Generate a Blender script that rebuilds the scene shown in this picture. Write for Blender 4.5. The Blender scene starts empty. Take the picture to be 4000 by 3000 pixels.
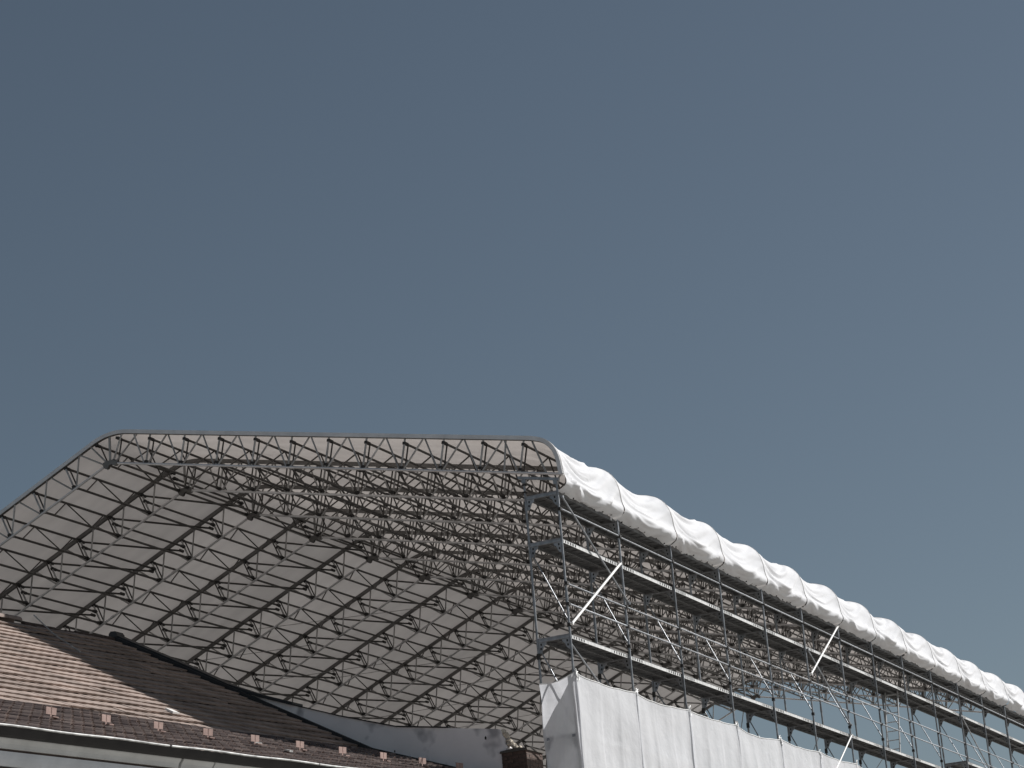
import bpy, math, random
import numpy as np
from mathutils import Matrix, Vector

random.seed(7)
rng = np.random.default_rng(7)
S = bpy.context.scene
C = S.collection
PI = math.pi

# ------------------------------------------------------------------ camera
# world: x across the scaffold (street side +), y along it, z up; scaffold deck = 0, street = -10.86
GROUND = -10.86
F_PX, YAW, PITCH, ROLL = 9007.344, -0.425309, 0.308978, -0.083543
CAM = Vector((18.25787, -42.12719, -9.25725))
cam_data = bpy.data.cameras.new('camera')
cam_data.sensor_width = 36.0
cam_data.lens = F_PX / 4000.0 * 36.0
cam_data.clip_start = 0.1
cam_data.clip_end = 3000.0
cam = bpy.data.objects.new('camera', cam_data)
C.objects.link(cam)
fw = Vector((math.cos(PITCH) * math.sin(YAW), math.cos(PITCH) * math.cos(YAW), math.sin(PITCH)))
r0 = Vector((math.cos(YAW), -math.sin(YAW), 0.0))
u0 = r0.cross(fw)
rt = r0 * math.cos(ROLL) + u0 * math.sin(ROLL)
up = -r0 * math.sin(ROLL) + u0 * math.cos(ROLL)
cam.matrix_world = Matrix(((rt.x, up.x, -fw.x, CAM.x), (rt.y, up.y, -fw.y, CAM.y), (rt.z, up.z, -fw.z, CAM.z), (0, 0, 0, 1)))
S.camera = cam

# ------------------------------------------------------------------ sky, sun, exposure
SUN = Vector((1.0, 1.0, 1.21)).normalized()
sun_el = math.asin(SUN.z)
sun_az = math.atan2(SUN.x, SUN.y)
w = bpy.data.worlds.new('World')
S.world = w
w.use_nodes = True
nt = w.node_tree
nt.nodes.clear()
sky = nt.nodes.new('ShaderNodeTexSky')
sky.sky_type = 'NISHITA'
sky.sun_disc = False
sky.sun_elevation = sun_el
sky.sun_rotation = sun_az
sky.altitude = 400
sky.air_density = 1.0
sky.dust_density = 0.6
sky.ozone_density = 1.0
hs = nt.nodes.new('ShaderNodeHueSaturation')
hs.inputs['Saturation'].default_value = 0.78
hs.inputs['Value'].default_value = 0.625
hs.inputs['Hue'].default_value = 0.488
bg = nt.nodes.new('ShaderNodeBackground')
bg.inputs['Strength'].default_value = 0.055
wo = nt.nodes.new('ShaderNodeOutputWorld')
nt.links.new(sky.outputs[0], hs.inputs['Color'])
nt.links.new(hs.outputs[0], bg.inputs[0])
nt.links.new(bg.outputs[0], wo.inputs[0])

sd = bpy.data.lights.new('sun', 'SUN')
sd.energy = 5.0
sd.angle = math.radians(0.53)
sd.color = (1.0, 0.98, 0.96)
so = bpy.data.objects.new('sun', sd)
C.objects.link(so)
so.rotation_euler = (-SUN).to_track_quat('-Z', 'Y').to_euler()
so.location = (30, 40, 40)

S.view_settings.view_transform = 'Standard'
S.view_settings.look = 'None'
S.view_settings.exposure = 0.36
S.view_settings.gamma = 1.0
S.view_settings.use_curve_mapping = False


# ------------------------------------------------------------------ materials
def mat(name, base, rough=0.7, metal=0.0, var=0.12, scale=6.0, bump=0.0, bscale=40.0, coords='Object', extra=None):
    m = bpy.data.materials.new(name)
    m.use_nodes = True
    t = m.node_tree
    p = t.nodes['Principled BSDF']
    p.inputs['Roughness'].default_value = rough
    p.inputs['Metallic'].default_value = metal
    tc = t.nodes.new('ShaderNodeTexCoord')
    n = t.nodes.new('ShaderNodeTexNoise')
    n.inputs['Scale'].default_value = scale
    n.inputs['Detail'].default_value = 6
    t.links.new(tc.outputs[coords], n.inputs['Vector'])
    r = t.nodes.new('ShaderNodeValToRGB')
    lo = [max(0, c * (1 - var)) for c in base]
    hi = [min(1, c * (1 + var)) for c in base]
    r.color_ramp.elements[0].position = 0.3
    r.color_ramp.elements[1].position = 0.7
    r.color_ramp.elements[0].color = (*lo, 1)
    r.color_ramp.elements[1].color = (*hi, 1)
    t.links.new(n.outputs['Fac'], r.inputs['Fac'])
    t.links.new(r.outputs['Color'], p.inputs['Base Color'])
    if bump:
        n2 = t.nodes.new('ShaderNodeTexNoise')
        n2.inputs['Scale'].default_value = bscale
        n2.inputs['Detail'].default_value = 5
        t.links.new(tc.outputs[coords], n2.inputs['Vector'])
        b = t.nodes.new('ShaderNodeBump')
        b.inputs['Strength'].default_value = bump
        b.inputs['Distance'].default_value = 0.02
        t.links.new(n2.outputs['Fac'], b.inputs['Height'])
        t.links.new(b.outputs['Normal'], p.inputs['Normal'])
    if extra:
        extra(t, p, tc, r)
    return m


def steel_extra(t, p, tc, r):
    oi = t.nodes.new('ShaderNodeObjectInfo')
    mr = t.nodes.new('ShaderNodeMapRange')
    mr.inputs['To Min'].default_value = 0.78
    mr.inputs['To Max'].default_value = 1.12
    t.links.new(oi.outputs['Random'], mr.inputs['Value'])
    mx = t.nodes.new('ShaderNodeMix')
    mx.data_type = 'RGBA'
    mx.blend_type = 'MULTIPLY'
    mx.inputs[0].default_value = 1.0
    t.links.new(r.outputs['Color'], mx.inputs[6])
    t.links.new(mr.outputs[0], mx.inputs[7])
    t.links.new(mx.outputs[2], p.inputs['Base Color'])
    n = t.nodes.new('ShaderNodeTexNoise')
    n.inputs['Scale'].default_value = 9
    t.links.new(tc.outputs['Object'], n.inputs['Vector'])
    m2 = t.nodes.new('ShaderNodeMapRange')
    m2.inputs['To Min'].default_value = 0.3
    m2.inputs['To Max'].default_value = 0.62
    t.links.new(n.outputs['Fac'], m2.inputs['Value'])
    t.links.new(m2.outputs[0], p.inputs['Roughness'])


M = {}
M['steel'] = mat('galvanised_steel', (0.30, 0.31, 0.325), 0.4, 0.85, 0.3, 7, extra=steel_extra)
M['truss'] = mat('aluminium_truss', (0.34, 0.335, 0.33), 0.5, 0.45, 0.3, 5, extra=steel_extra)
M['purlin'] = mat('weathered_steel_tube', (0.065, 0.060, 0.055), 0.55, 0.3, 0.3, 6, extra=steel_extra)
M['rail_dark'] = mat('darker_aluminium_rail', (0.17, 0.165, 0.16), 0.5, 0.45, 0.2, 3)  # one darker aluminium tone for every top chord and ridge plate
M['rail'] = mat('aluminium_rail', (0.60, 0.595, 0.60), 0.42, 0.4, 0.12, 3)
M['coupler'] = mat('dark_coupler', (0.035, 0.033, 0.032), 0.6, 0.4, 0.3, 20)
M['white_tube'] = mat('white_painted_tube', (0.68, 0.67, 0.65), 0.45, 0.0, 0.06, 5)
M['deck'] = mat('galvanised_deck', (0.13, 0.13, 0.13), 0.6, 0.4, 0.35, 6)
M['strip'] = mat('deck_side_strip', (0.52, 0.52, 0.51), 0.55, 0.1, 0.25, 9)
M['slot'] = mat('dark_slot', (0.02, 0.02, 0.02), 0.9, 0.0, 0.2, 9)
M['gutter'] = mat('dark_gutter', (0.015, 0.014, 0.014), 0.9, 0.0, 0.3, 4)
M['zinc'] = mat('zinc_rim', (0.40, 0.40, 0.39), 0.6, 0.2, 0.4, 7)
M['cornice'] = mat('cornice_plaster', (0.48, 0.48, 0.47), 0.9, 0, 0.14, 2.5, 0.25, 30)
M['cornice_blue'] = mat('cornice_grey_blue_plaster', (0.45, 0.47, 0.50), 0.9, 0, 0.10, 2.5, 0.25, 30)
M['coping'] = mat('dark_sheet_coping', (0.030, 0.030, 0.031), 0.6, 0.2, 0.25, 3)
M['brick'] = mat('dark_brick', (0.085, 0.056, 0.045), 0.9, 0, 0.4, 12, 0.5, 60)
M['mortar'] = mat('grey_mortar', (0.085, 0.075, 0.066), 0.95, 0, 0.25, 14, 0.4, 60)
M['rubble'] = mat('pale_broken_masonry', (0.52, 0.46, 0.38), 0.95, 0, 0.35, 9, 0.8, 30)
M['render'] = mat('facade_render', (0.40, 0.39, 0.36), 0.95, 0, 0.1, 1.5, 0.2, 30)
M['attic'] = mat('dusty_attic_floor', (0.12, 0.105, 0.09), 0.95, 0, 0.25, 0.8, 0.3, 20)
M['ground'] = mat('street_ground', (0.32, 0.31, 0.29), 0.95, 0, 0.2, 0.6, 0.3, 20)
M['guard'] = mat('terracotta_guard', (0.32, 0.225, 0.195), 0.8, 0, 0.14, 14, 0.2, 50)
M['rope'] = mat('white_hem_rope', (0.74, 0.74, 0.73), 0.85, 0, 0.1, 20)
M['ladder'] = mat('aluminium_ladder', (0.62, 0.62, 0.62), 0.4, 0.6, 0.1, 8)
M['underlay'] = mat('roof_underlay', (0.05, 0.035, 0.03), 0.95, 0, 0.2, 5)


def plaster_stained():
    m = mat('stained_grey_plaster', (0.80, 0.775, 0.78), 0.92, 0, 0.06, 1.2, 0.35, 45)
    t = m.node_tree
    p = t.nodes['Principled BSDF']
    src = p.inputs['Base Color'].links[0].from_socket
    tc = [n for n in t.nodes if n.type == 'TEX_COORD'][0]
    n = t.nodes.new('ShaderNodeTexNoise')
    n.inputs['Scale'].default_value = 1.1
    n.inputs['Detail'].default_value = 3
    n.inputs['Roughness'].default_value = 0.55
    mp = t.nodes.new('ShaderNodeMapping')
    mp.inputs['Location'].default_value = (3.1, 0, 6.7)
    t.links.new(tc.outputs['Object'], mp.inputs['Vector'])
    t.links.new(mp.outputs[0], n.inputs['Vector'])
    r = t.nodes.new('ShaderNodeValToRGB')
    r.color_ramp.elements[0].position = 0.55
    r.color_ramp.elements[1].position = 0.64
    t.links.new(n.outputs['Fac'], r.inputs['Fac'])
    mx = t.nodes.new('ShaderNodeMix')
    mx.data_type = 'RGBA'
    t.links.new(r.outputs['Color'], mx.inputs[0])
    t.links.new(src, mx.inputs[6])
    mx.inputs[7].default_value = (0.36, 0.35, 0.365, 1)
    t.links.new(mx.outputs[2], p.inputs['Base Color'])
    return m


M['plaster'] = plaster_stained()


def tile_mat(name, a, b, c):
    m = bpy.data.materials.new(name)
    m.use_nodes = True
    t = m.node_tree
    p = t.nodes['Principled BSDF']
    p.inputs['Roughness'].default_value = 0.85
    at = t.nodes.new('ShaderNodeAttribute')
    at.attribute_name = 'tone'
    oi = t.nodes.new('ShaderNodeObjectInfo')
    ad = t.nodes.new('ShaderNodeMath')
    ad.operation = 'ADD'
    t.links.new(at.outputs['Fac'], ad.inputs[0])
    t.links.new(oi.outputs['Random'], ad.inputs[1])
    fr = t.nodes.new('ShaderNodeMath')
    fr.operation = 'FRACT'
    t.links.new(ad.outputs[0], fr.inputs[0])
    r = t.nodes.new('ShaderNodeValToRGB')
    e = r.color_ramp.elements
    e[0].color = (*a, 1)
    e[1].color = (*c, 1)
    x = e.new(0.55)
    x.color = (*b, 1)
    t.links.new(fr.outputs[0], r.inputs['Fac'])
    ge = t.nodes.new('ShaderNodeNewGeometry')
    n = t.nodes.new('ShaderNodeTexNoise')
    n.inputs['Scale'].default_value = 1.5
    n.inputs['Detail'].default_value = 9
    t.links.new(ge.outputs['Position'], n.inputs['Vector'])
    mr = t.nodes.new('ShaderNodeMapRange')
    mr.inputs['From Min'].default_value = 0.3
    mr.inputs['From Max'].default_value = 0.7
    mr.inputs['To Min'].default_value = 0.60
    mr.inputs['To Max'].default_value = 1.18
    t.links.new(n.outputs['Fac'], mr.inputs['Value'])
    mx = t.nodes.new('ShaderNodeMix')
    mx.data_type = 'RGBA'
    mx.blend_type = 'MULTIPLY'
    mx.inputs[0].default_value = 1
    t.links.new(r.outputs['Color'], mx.inputs[6])
    t.links.new(mr.outputs[0], mx.inputs[7])
    t.links.new(mx.outputs[2], p.inputs['Base Color'])
    return m


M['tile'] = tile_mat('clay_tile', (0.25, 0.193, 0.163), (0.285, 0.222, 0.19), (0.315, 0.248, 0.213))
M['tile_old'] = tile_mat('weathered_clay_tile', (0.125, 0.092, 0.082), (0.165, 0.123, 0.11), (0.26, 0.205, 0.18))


def cloth(name, col, tcol, fac, transp=0.0, weave=0.0, bump=0.15):
    m = bpy.data.materials.new(name)
    m.use_nodes = True
    t = m.node_tree
    t.nodes.clear()
    out = t.nodes.new('ShaderNodeOutputMaterial')
    ge = t.nodes.new('ShaderNodeNewGeometry')
    n = t.nodes.new('ShaderNodeTexNoise')
    n.inputs['Scale'].default_value = 1.4
    n.inputs['Detail'].default_value = 7
    t.links.new(ge.outputs['Position'], n.inputs['Vector'])
    r = t.nodes.new('ShaderNodeValToRGB')
    r.color_ramp.elements[0].position = 0.3
    r.color_ramp.elements[1].position = 0.65
    r.color_ramp.elements[0].color = (*[c * 0.93 for c in col], 1)
    r.color_ramp.elements[1].color = (*col, 1)
    t.links.new(n.outputs['Fac'], r.inputs['Fac'])
    b = t.nodes.new('ShaderNodeBump')
    b.inputs['Strength'].default_value = bump
    b.inputs['Distance'].default_value = 0.03
    n2 = t.nodes.new('ShaderNodeTexNoise')
    n2.inputs['Scale'].default_value = 5.0
    n2.inputs['Detail'].default_value = 4
    t.links.new(ge.outputs['Position'], n2.inputs['Vector'])
    t.links.new(n2.outputs['Fac'], b.inputs['Height'])
    d = t.nodes.new('ShaderNodeBsdfDiffuse')
    t.links.new(r.outputs['Color'], d.inputs['Color'])
    t.links.new(b.outputs['Normal'], d.inputs['Normal'])
    tr = t.nodes.new('ShaderNodeBsdfTranslucent')
    oi = t.nodes.new('ShaderNodeObjectInfo')
    mpg = t.nodes.new('ShaderNodeMapping')
    mpg.inputs['Scale'].default_value = (0.55, 3.0, 0.55)
    t.links.new(ge.outputs['Position'], mpg.inputs['Vector'])
    n3 = t.nodes.new('ShaderNodeTexNoise')
    n3.inputs['Scale'].default_value = 1.0
    n3.inputs['Detail'].default_value = 6
    t.links.new(mpg.outputs[0], n3.inputs['Vector'])
    sm = t.nodes.new('ShaderNodeMath')
    sm.operation = 'MULTIPLY_ADD'
    sm.inputs[1].default_value = 0.45
    t.links.new(oi.outputs['Random'], sm.inputs[0])
    t.links.new(n3.outputs['Fac'], sm.inputs[2])
    rr = t.nodes.new('ShaderNodeMapRange')
    rr.inputs['From Min'].default_value = 0.3
    rr.inputs['From Max'].default_value = 1.1
    rr.inputs['To Min'].default_value = 0.72
    rr.inputs['To Max'].default_value = 1.20
    t.links.new(sm.outputs[0], rr.inputs['Value'])
    mc = t.nodes.new('ShaderNodeMix')
    mc.data_type = 'RGBA'
    mc.blend_type = 'MULTIPLY'
    mc.inputs[0].default_value = 1
    mc.inputs[6].default_value = (*tcol, 1)
    t.links.new(rr.outputs[0], mc.inputs[7])
    t.links.new(mc.outputs[2], tr.inputs['Color'])
    t.links.new(b.outputs['Normal'], tr.inputs['Normal'])
    mx = t.nodes.new('ShaderNodeMixShader')
    mx.inputs[0].default_value = fac
    t.links.new(d.outputs[0], mx.inputs[1])
    t.links.new(tr.outputs[0], mx.inputs[2])
    last = mx.outputs[0]
    if transp:
        tp = t.nodes.new('ShaderNodeBsdfTransparent')
        m2 = t.nodes.new('ShaderNodeMixShader')
        m2.inputs[0].default_value = transp
        t.links.new(last, m2.inputs[1])
        t.links.new(tp.outputs[0], m2.inputs[2])
        last = m2.outputs[0]
    t.links.new(last, out.inputs[0])
    return m


M['tarp'] = cloth('white_tarpaulin', (0.735, 0.74, 0.755), (0.70, 0.635, 0.585), 0.225)
M['net'] = cloth('white_debris_net', (0.765, 0.77, 0.785), (0.79, 0.80, 0.83), 0.38, transp=0.045, bump=0.55)


# ------------------------------------------------------------------ mesh helpers
class MB:
    def __init__(self):
        self.v = []
        self.f = []
        self.sm = []
        self.mi = []

    def add(self, vs, fs, smooth=False, mi=0):
        o = len(self.v)
        self.v += [tuple(p) for p in vs]
        for f in fs:
            self.f.append(tuple(i + o for i in f))
            self.sm.append(smooth)
            self.mi.append(mi)

    def tube(self, a, b, r, n=8, caps=True, mi=0):
        a = Vector(a)
        b = Vector(b)
        d = (b - a)
        if d.length < 1e-6:
            return self
        d.normalize()
        x = d.cross(Vector((0, 0, 1)) if abs(d.z) < 0.9 else Vector((1, 0, 0))).normalized()
        y = d.cross(x)
        ring = [x * (r * math.cos(2 * PI * i / n)) + y * (r * math.sin(2 * PI * i / n)) for i in range(n)]
        vs = [a + q for q in ring] + [b + q for q in ring]
        self.add(vs, [(i, (i + 1) % n, n + (i + 1) % n, n + i) for i in range(n)], True, mi)
        if caps:
            self.add(vs[:n], [tuple(range(n - 1, -1, -1))], False, mi)
            self.add(vs[n:], [tuple(range(n))], False, mi)
        return self

    def pipe(self, pts, r, n=8, mi=0):
        pts = [Vector(p) for p in pts]
        vs = []
        for i, p in enumerate(pts):
            d = (pts[min(i + 1, len(pts) - 1)] - pts[max(i - 1, 0)]).normalized()
            x = d.cross(Vector((0, 0, 1)) if abs(d.z) < 0.95 else Vector((1, 0, 0))).normalized()
            y = d.cross(x)
            vs += [p + x * (r * math.cos(2 * PI * k / n)) + y * (r * math.sin(2 * PI * k / n)) for k in range(n)]
        fs = []
        for i in range(len(pts) - 1):
            for k in range(n):
                fs.append((i * n + k, i * n + (k + 1) % n, (i + 1) * n + (k + 1) % n, (i + 1) * n + k))
        self.add(vs, fs, True, mi)
        self.add(vs[:n], [tuple(range(n))], False, mi)
        self.add(vs[-n:], [tuple(range(n))], False, mi)
        return self

    def box(self, lo, hi, mi=0, mtx=None):
        x0, y0, z0 = lo
        x1, y1, z1 = hi
        vs = [Vector(p) for p in ((x0, y0, z0), (x1, y0, z0), (x1, y1, z0), (x0, y1, z0), (x0, y0, z1), (x1, y0, z1), (x1, y1, z1), (x0, y1, z1))]
        if mtx is not None:
            vs = [mtx @ p for p in vs]
        self.add(vs, [(0, 3, 2, 1), (4, 5, 6, 7), (0, 1, 5, 4), (1, 2, 6, 5), (2, 3, 7, 6), (3, 0, 4, 7)], False, mi)
        return self

    def prism_y(self, poly, y0, y1, mi=0):
        n = len(poly)
        vs = [(x, y0, z) for x, z in poly] + [(x, y1, z) for x, z in poly]
        fs = [tuple(range(n)), tuple(range(2 * n - 1, n - 1, -1))] + [(i, n + i, n + (i + 1) % n, (i + 1) % n) for i in range(n)]
        self.add(vs, fs, False, mi)
        return self

    def mesh(self, name, mats):
        me = bpy.data.meshes.new(name)
        me.from_pydata(self.v, [], self.f)
        me.polygons.foreach_set('use_smooth', self.sm)
        me.polygons.foreach_set('material_index', self.mi)
        for m in (mats if isinstance(mats, (list, tuple)) else [mats]):
            me.materials.append(m)
        me.update()
        return me


def link(name, me, parent=None, mtx=None):
    o = bpy.data.objects.new(name, me)
    C.objects.link(o)
    if parent is not None:
        o.parent = parent
    if mtx is not None:
        o.matrix_local = mtx
    return o


def thing(name, label, cat, loc=(0, 0, 0), group=None):
    o = bpy.data.objects.new(name, None)
    o.empty_display_size = 0.3
    C.objects.link(o)
    o.location = loc
    tag(o, label, cat, group)
    return o


def tag(o, label, cat, group=None):
    o['label'] = label
    o['category'] = cat
    if group:
        o['group'] = group
    return o


T = Matrix.Translation

# ------------------------------------------------------------------ ground
g = MB()
g.add([(-900, -900, GROUND), (900, -900, GROUND), (900, 900, GROUND), (-900, 900, GROUND)], [(0, 1, 2, 3)])
o = link('ground', g.mesh('ground', M['ground']))
o['kind'] = 'structure'

# ------------------------------------------------------------------ building under the scaffold (walls stop below the cover)
sb = thing('scaffolded_building', 'building stripped of its roof behind the white nets under the temporary cover', 'building', (-11, 20, GROUND))
b = MB()
b.box((-21.0, 0.45, GROUND), (-1.25, 43.5, -2.9))
link('wall', b.mesh('wall', M['attic']), sb, T((11, -20, -GROUND)))

# ------------------------------------------------------------------ temporary roof
L = 3.07
N = 14
ROOF = thing('temporary_roof', 'large temporary gable roof of lattice trusses under white tarpaulin sheets', 'roof cover', (-11.0, 0, 3.3))
RT = T((11.0, 0, -3.3))

SR = 0.2165
SL = 0.445
aR = math.atan(SR)
aL = math.atan(SL)


def zb_r(x): return 3.38 - SR * x
def zb_l(x): return 5.772 + SL * (x + 11.04)


XR = -11.04
ZR = 5.775
H = 0.735
LEFT_END = -19.9


# right slope: s measured from the eave up towards the ridge
def pr(x, n):
    return (x + math.sin(aR) * n, zb_r(x) + math.cos(aR) * n)


def pl(x, n):
    return (x - math.sin(aL) * n, zb_l(x) + math.cos(aL) * n)


node_r = [-0.81 - 0.9245 * i for i in range(11)]
node_l = [-12.02 - 0.916 * j for j in range(9)]


# top profile of the sheet, left low end to the right eave
def bez(a, b, c, n):
    return [((1 - t) ** 2 * a[0] + 2 * t * (1 - t) * b[0] + t * t * c[0], (1 - t) ** 2 * a[1] + 2 * t * (1 - t) * b[1] + t * t * c[1]) for t in [i / n for i in range(n + 1)]]


def zt_r(x): return 4.18 - SR * x
def zt_l(x): return 11.470 + SL * x


prof_main = []
xl = LEFT_END
nl = 22
for i in range(nl):
    x = LEFT_END + (-11.5 - LEFT_END) * i / nl
    prof_main.append((x, zt_l(x)))
prof_main += bez((-11.5, zt_l(-11.5)), (-11.02, 6.566), (-10.5, zt_r(-10.5)), 8)
for i in range(1, 22):
    x = -10.5 + (-1.3 + 10.5) * i / 22
    prof_main.append((x, zt_r(x)))
eave_ctrl = [(-1.3, zt_r(-1.3)), (-0.9, zt_r(-0.9)), (-0.55, zt_r(-0.55)), (-0.36, 4.245), (-0.18, 4.165), (-0.03, 4.03), (0.075, 3.86), (0.13, 3.66), (0.155, 3.45), (0.172, 3.35), (0.205, 3.245), (0.20, 3.165), (0.15, 3.095), (0.06, 3.045), (-0.03, 3.01)]


def catmull(P, per):
    out = []
    Q = [P[0]] + list(P) + [P[-1]]
    for i in range(1, len(Q) - 2):
        p0, p1, p2, p3 = [np.array(Q[i + k]) for k in (-1, 0, 1, 2)]
        for k in range(per):
            t = k / per
            out.append(tuple(0.5 * (2 * p1 + (p2 - p0) * t + (2 * p0 - 5 * p1 + 4 * p2 - p3) * t * t + (3 * p1 - p0 - 3 * p2 + p3) * t ** 3)))
    out.append(tuple(P[-1]))
    return out


eave_fine = catmull(eave_ctrl, 5)
RAIL = prof_main + [p for p in catmull(eave_ctrl[:10], 2)]
SHEET = prof_main + eave_fine


def sweep_rail(path, hw, h):
    """box section hung below the path, swept through the x-z plane"""
    m = MB()
    pts = np.array(path)
    d = np.gradient(pts, axis=0)
    d /= np.linalg.norm(d, axis=1)[:, None]
    nrm = np.stack([d[:, 1], -d[:, 0]], 1)   # pointing below / inside
    vs = []
    for p, q in zip(pts, nrm):
        i = p + q * h
        vs += [(p[0], -hw, p[1]), (p[0], hw, p[1]), (i[0], hw, i[1]), (i[0], -hw, i[1])]
    fs = []
    k = len(pts)
    for i in range(k - 1):
        for j in range(4):
            fs.append((i * 4 + j, (i + 1) * 4 + j, (i + 1) * 4 + (j + 1) % 4, i * 4 + (j + 1) % 4))
    fs += [(0, 1, 2, 3), tuple(4 * (k - 1) + j for j in (3, 2, 1, 0))]
    m.add(vs, fs)
    return m


me_top = sweep_rail(RAIL, 0.035, 0.095).mesh('top_chord', M['rail_dark'])
me_lit = sweep_rail([(a_[0], a_[1]) for a_ in RAIL], 0.006, 0.088).mesh('front_lit_strip', M['rail'])  # added pale strip, makes the dark front rail read as sky-lit
bt = MB()
bt.tube((0.165, 0, zb_r(0.165)), (XR + 0.1, 0, zb_r(XR + 0.1)), 0.029, 10)
bt.tube((XR + 0.03, 0, ZR), (LEFT_END, 0, zb_l(LEFT_END)), 0.029, 10)
for x in (-0.45, -0.9, -3.2, -6.2, -8.1):       # spigot joints and clamp collars on the lower chord
    bt.tube((x, 0, zb_r(x)), (x - 0.10, 0, zb_r(x - 0.10)), 0.037, 10)
for x in (-13.4, -15.3, -17.2):
    bt.tube((x, 0, zb_l(x)), (x - 0.10, 0, zb_l(x - 0.10)), 0.037, 10)
me_bot = bt.mesh('bottom_chord', M['rail'])

STR = []   # strut end points in the x-z plane
hh = H - 0.055
for x in node_r:
    STR.append((pr(x, 0.02), pr(x, hh), 0.023))
    STR.append((pr(x - 0.05, 0.02), pr(x - 0.44, hh), 0.020))
    STR.append((pr(x + 0.06, 0.02), pr(x + 0.43, hh), 0.020))
STR[2] = (pr(-0.22, 0.02), pr(-0.62, hh), 0.022)
STR.append((pr(-1.17, 0.02), pr(-1.22, hh), 0.022))
for x in node_l:
    STR.append((pl(x, 0.02), pl(x, hh), 0.023))
    STR.append((pl(x + 0.06, 0.02), pl(x + 0.43, hh), 0.020))
    STR.append((pl(x - 0.05, 0.02), pl(x - 0.43, hh), 0.020))
STR.append(((XR + 0.02, ZR), (XR + 0.02, ZR + 0.69), 0.030))
STR.append(((XR + 0.10, ZR), pr(-10.83, hh), 0.022))
STR.append(((XR + 0.16, ZR - 0.02), pr(-10.42, hh), 0.020))
STR.append(((XR - 0.05, ZR - 0.01), pl(-11.30, hh), 0.022))
STR.append(((XR - 0.12, ZR - 0.04), pl(-11.62, hh), 0.020))
strut_me = [MB().tube((a[0], 0, a[1]), (c[0], 0, c[1]), r, 8, False).mesh('strut', M['truss']) for a, c, r in STR]
web = MB()
for a, c, r in STR:
    web.tube((a[0], 0, a[1]), (c[0], 0, c[1]), r, 6, False)
me_web = web.mesh('strut_lattice', M['truss'])
gp = MB()   # ridge node: two lobed plates
for y in (-0.045, 0.035):
    lob = [(XR - 0.22, ZR - 0.02), (XR - 0.17, ZR - 0.14), (XR - 0.10, ZR - 0.19), (XR - 0.03, ZR - 0.17), (XR + 0.0, ZR - 0.10), (XR + 0.09, ZR - 0.07),
           (XR + 0.16, ZR - 0.12), (XR + 0.24, ZR - 0.13), (XR + 0.29, ZR - 0.08), (XR + 0.27, ZR + 0.0), (XR + 0.1, ZR + 0.06), (XR - 0.08, ZR + 0.05)]
    gp.prism_y([(XR + (a_ - XR) * 0.78, ZR + (c_ - ZR) * 0.78) for a_, c_ in lob], y, y + 0.01)
me_gus = gp.mesh('ridge_plate', M['rail_dark'])

for k in range(N + 1):
    mt = RT @ T((0, k * L, 0))
    t_ = link('truss', me_top, ROOF, mt)
    t_['label'] = 'lattice truss with curved eave end'
    link('bottom_chord', me_bot, t_)
    link('ridge_plate', me_gus, t_)
    if k == 0:
        q = link('front_lit_strip', me_lit, t_, T((0, -0.0435, 0)))
        q['label'] = 'pale strip added along the open front edge to read as sky light'
    if k < 4:
        for me in strut_me:
            link('strut', me, t_)
    else:
        q = link('strut_lattice', me_web, t_)
        q['kind'] = 'stuff'


# purlins: even bays carry lattice purlins, odd bays plain tubes and slope diagonals
def head(m, y, sgn, up):
    """dark wedge coupler gripping the strut"""
    m.tube((0, y + sgn * 0.02, up), (0, y + sgn * 0.13, up), 0.040, 6)
    m.box((-0.036, y - 0.045, up - 0.03), (0.036, y + 0.03, up + 0.03))


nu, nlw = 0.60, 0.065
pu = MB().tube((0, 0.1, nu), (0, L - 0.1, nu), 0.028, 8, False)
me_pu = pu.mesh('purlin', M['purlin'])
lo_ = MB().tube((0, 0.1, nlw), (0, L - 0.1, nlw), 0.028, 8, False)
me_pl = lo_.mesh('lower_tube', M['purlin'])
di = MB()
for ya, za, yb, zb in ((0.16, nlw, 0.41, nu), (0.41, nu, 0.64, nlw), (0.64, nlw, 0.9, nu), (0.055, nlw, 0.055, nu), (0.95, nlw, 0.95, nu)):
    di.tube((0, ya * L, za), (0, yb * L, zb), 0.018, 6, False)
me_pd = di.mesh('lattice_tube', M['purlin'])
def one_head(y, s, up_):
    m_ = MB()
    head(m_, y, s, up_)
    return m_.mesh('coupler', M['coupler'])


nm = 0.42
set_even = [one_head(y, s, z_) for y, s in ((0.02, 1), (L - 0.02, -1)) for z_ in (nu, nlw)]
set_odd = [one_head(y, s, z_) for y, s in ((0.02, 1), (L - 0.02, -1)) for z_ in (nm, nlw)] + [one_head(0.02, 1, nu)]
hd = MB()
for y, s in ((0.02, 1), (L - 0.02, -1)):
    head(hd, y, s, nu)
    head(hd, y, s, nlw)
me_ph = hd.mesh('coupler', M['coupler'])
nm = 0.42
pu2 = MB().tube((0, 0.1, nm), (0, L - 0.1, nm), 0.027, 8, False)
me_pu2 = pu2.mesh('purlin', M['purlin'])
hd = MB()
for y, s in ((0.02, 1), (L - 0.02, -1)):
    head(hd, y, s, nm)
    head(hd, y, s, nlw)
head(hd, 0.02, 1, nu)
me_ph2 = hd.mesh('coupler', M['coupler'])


def basis(nd, side):
    if side > 0:
        ax = Vector((math.cos(aR), 0, -math.sin(aR)))
        az = Vector((math.sin(aR), 0, math.cos(aR)))
        p = pr(nd, 0)
    else:
        ax = Vector((math.cos(aL), 0, math.sin(aL)))
        az = Vector((-math.sin(aL), 0, math.cos(aL)))
        p = pl(nd, 0)
    ay = Vector((0, 1, 0))
    return Matrix(((ax.x, ay.x, az.x, p[0]), (ax.y, ay.y, az.y, 0), (ax.z, ay.z, az.z, p[1]), (0, 0, 0, 1)))


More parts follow.
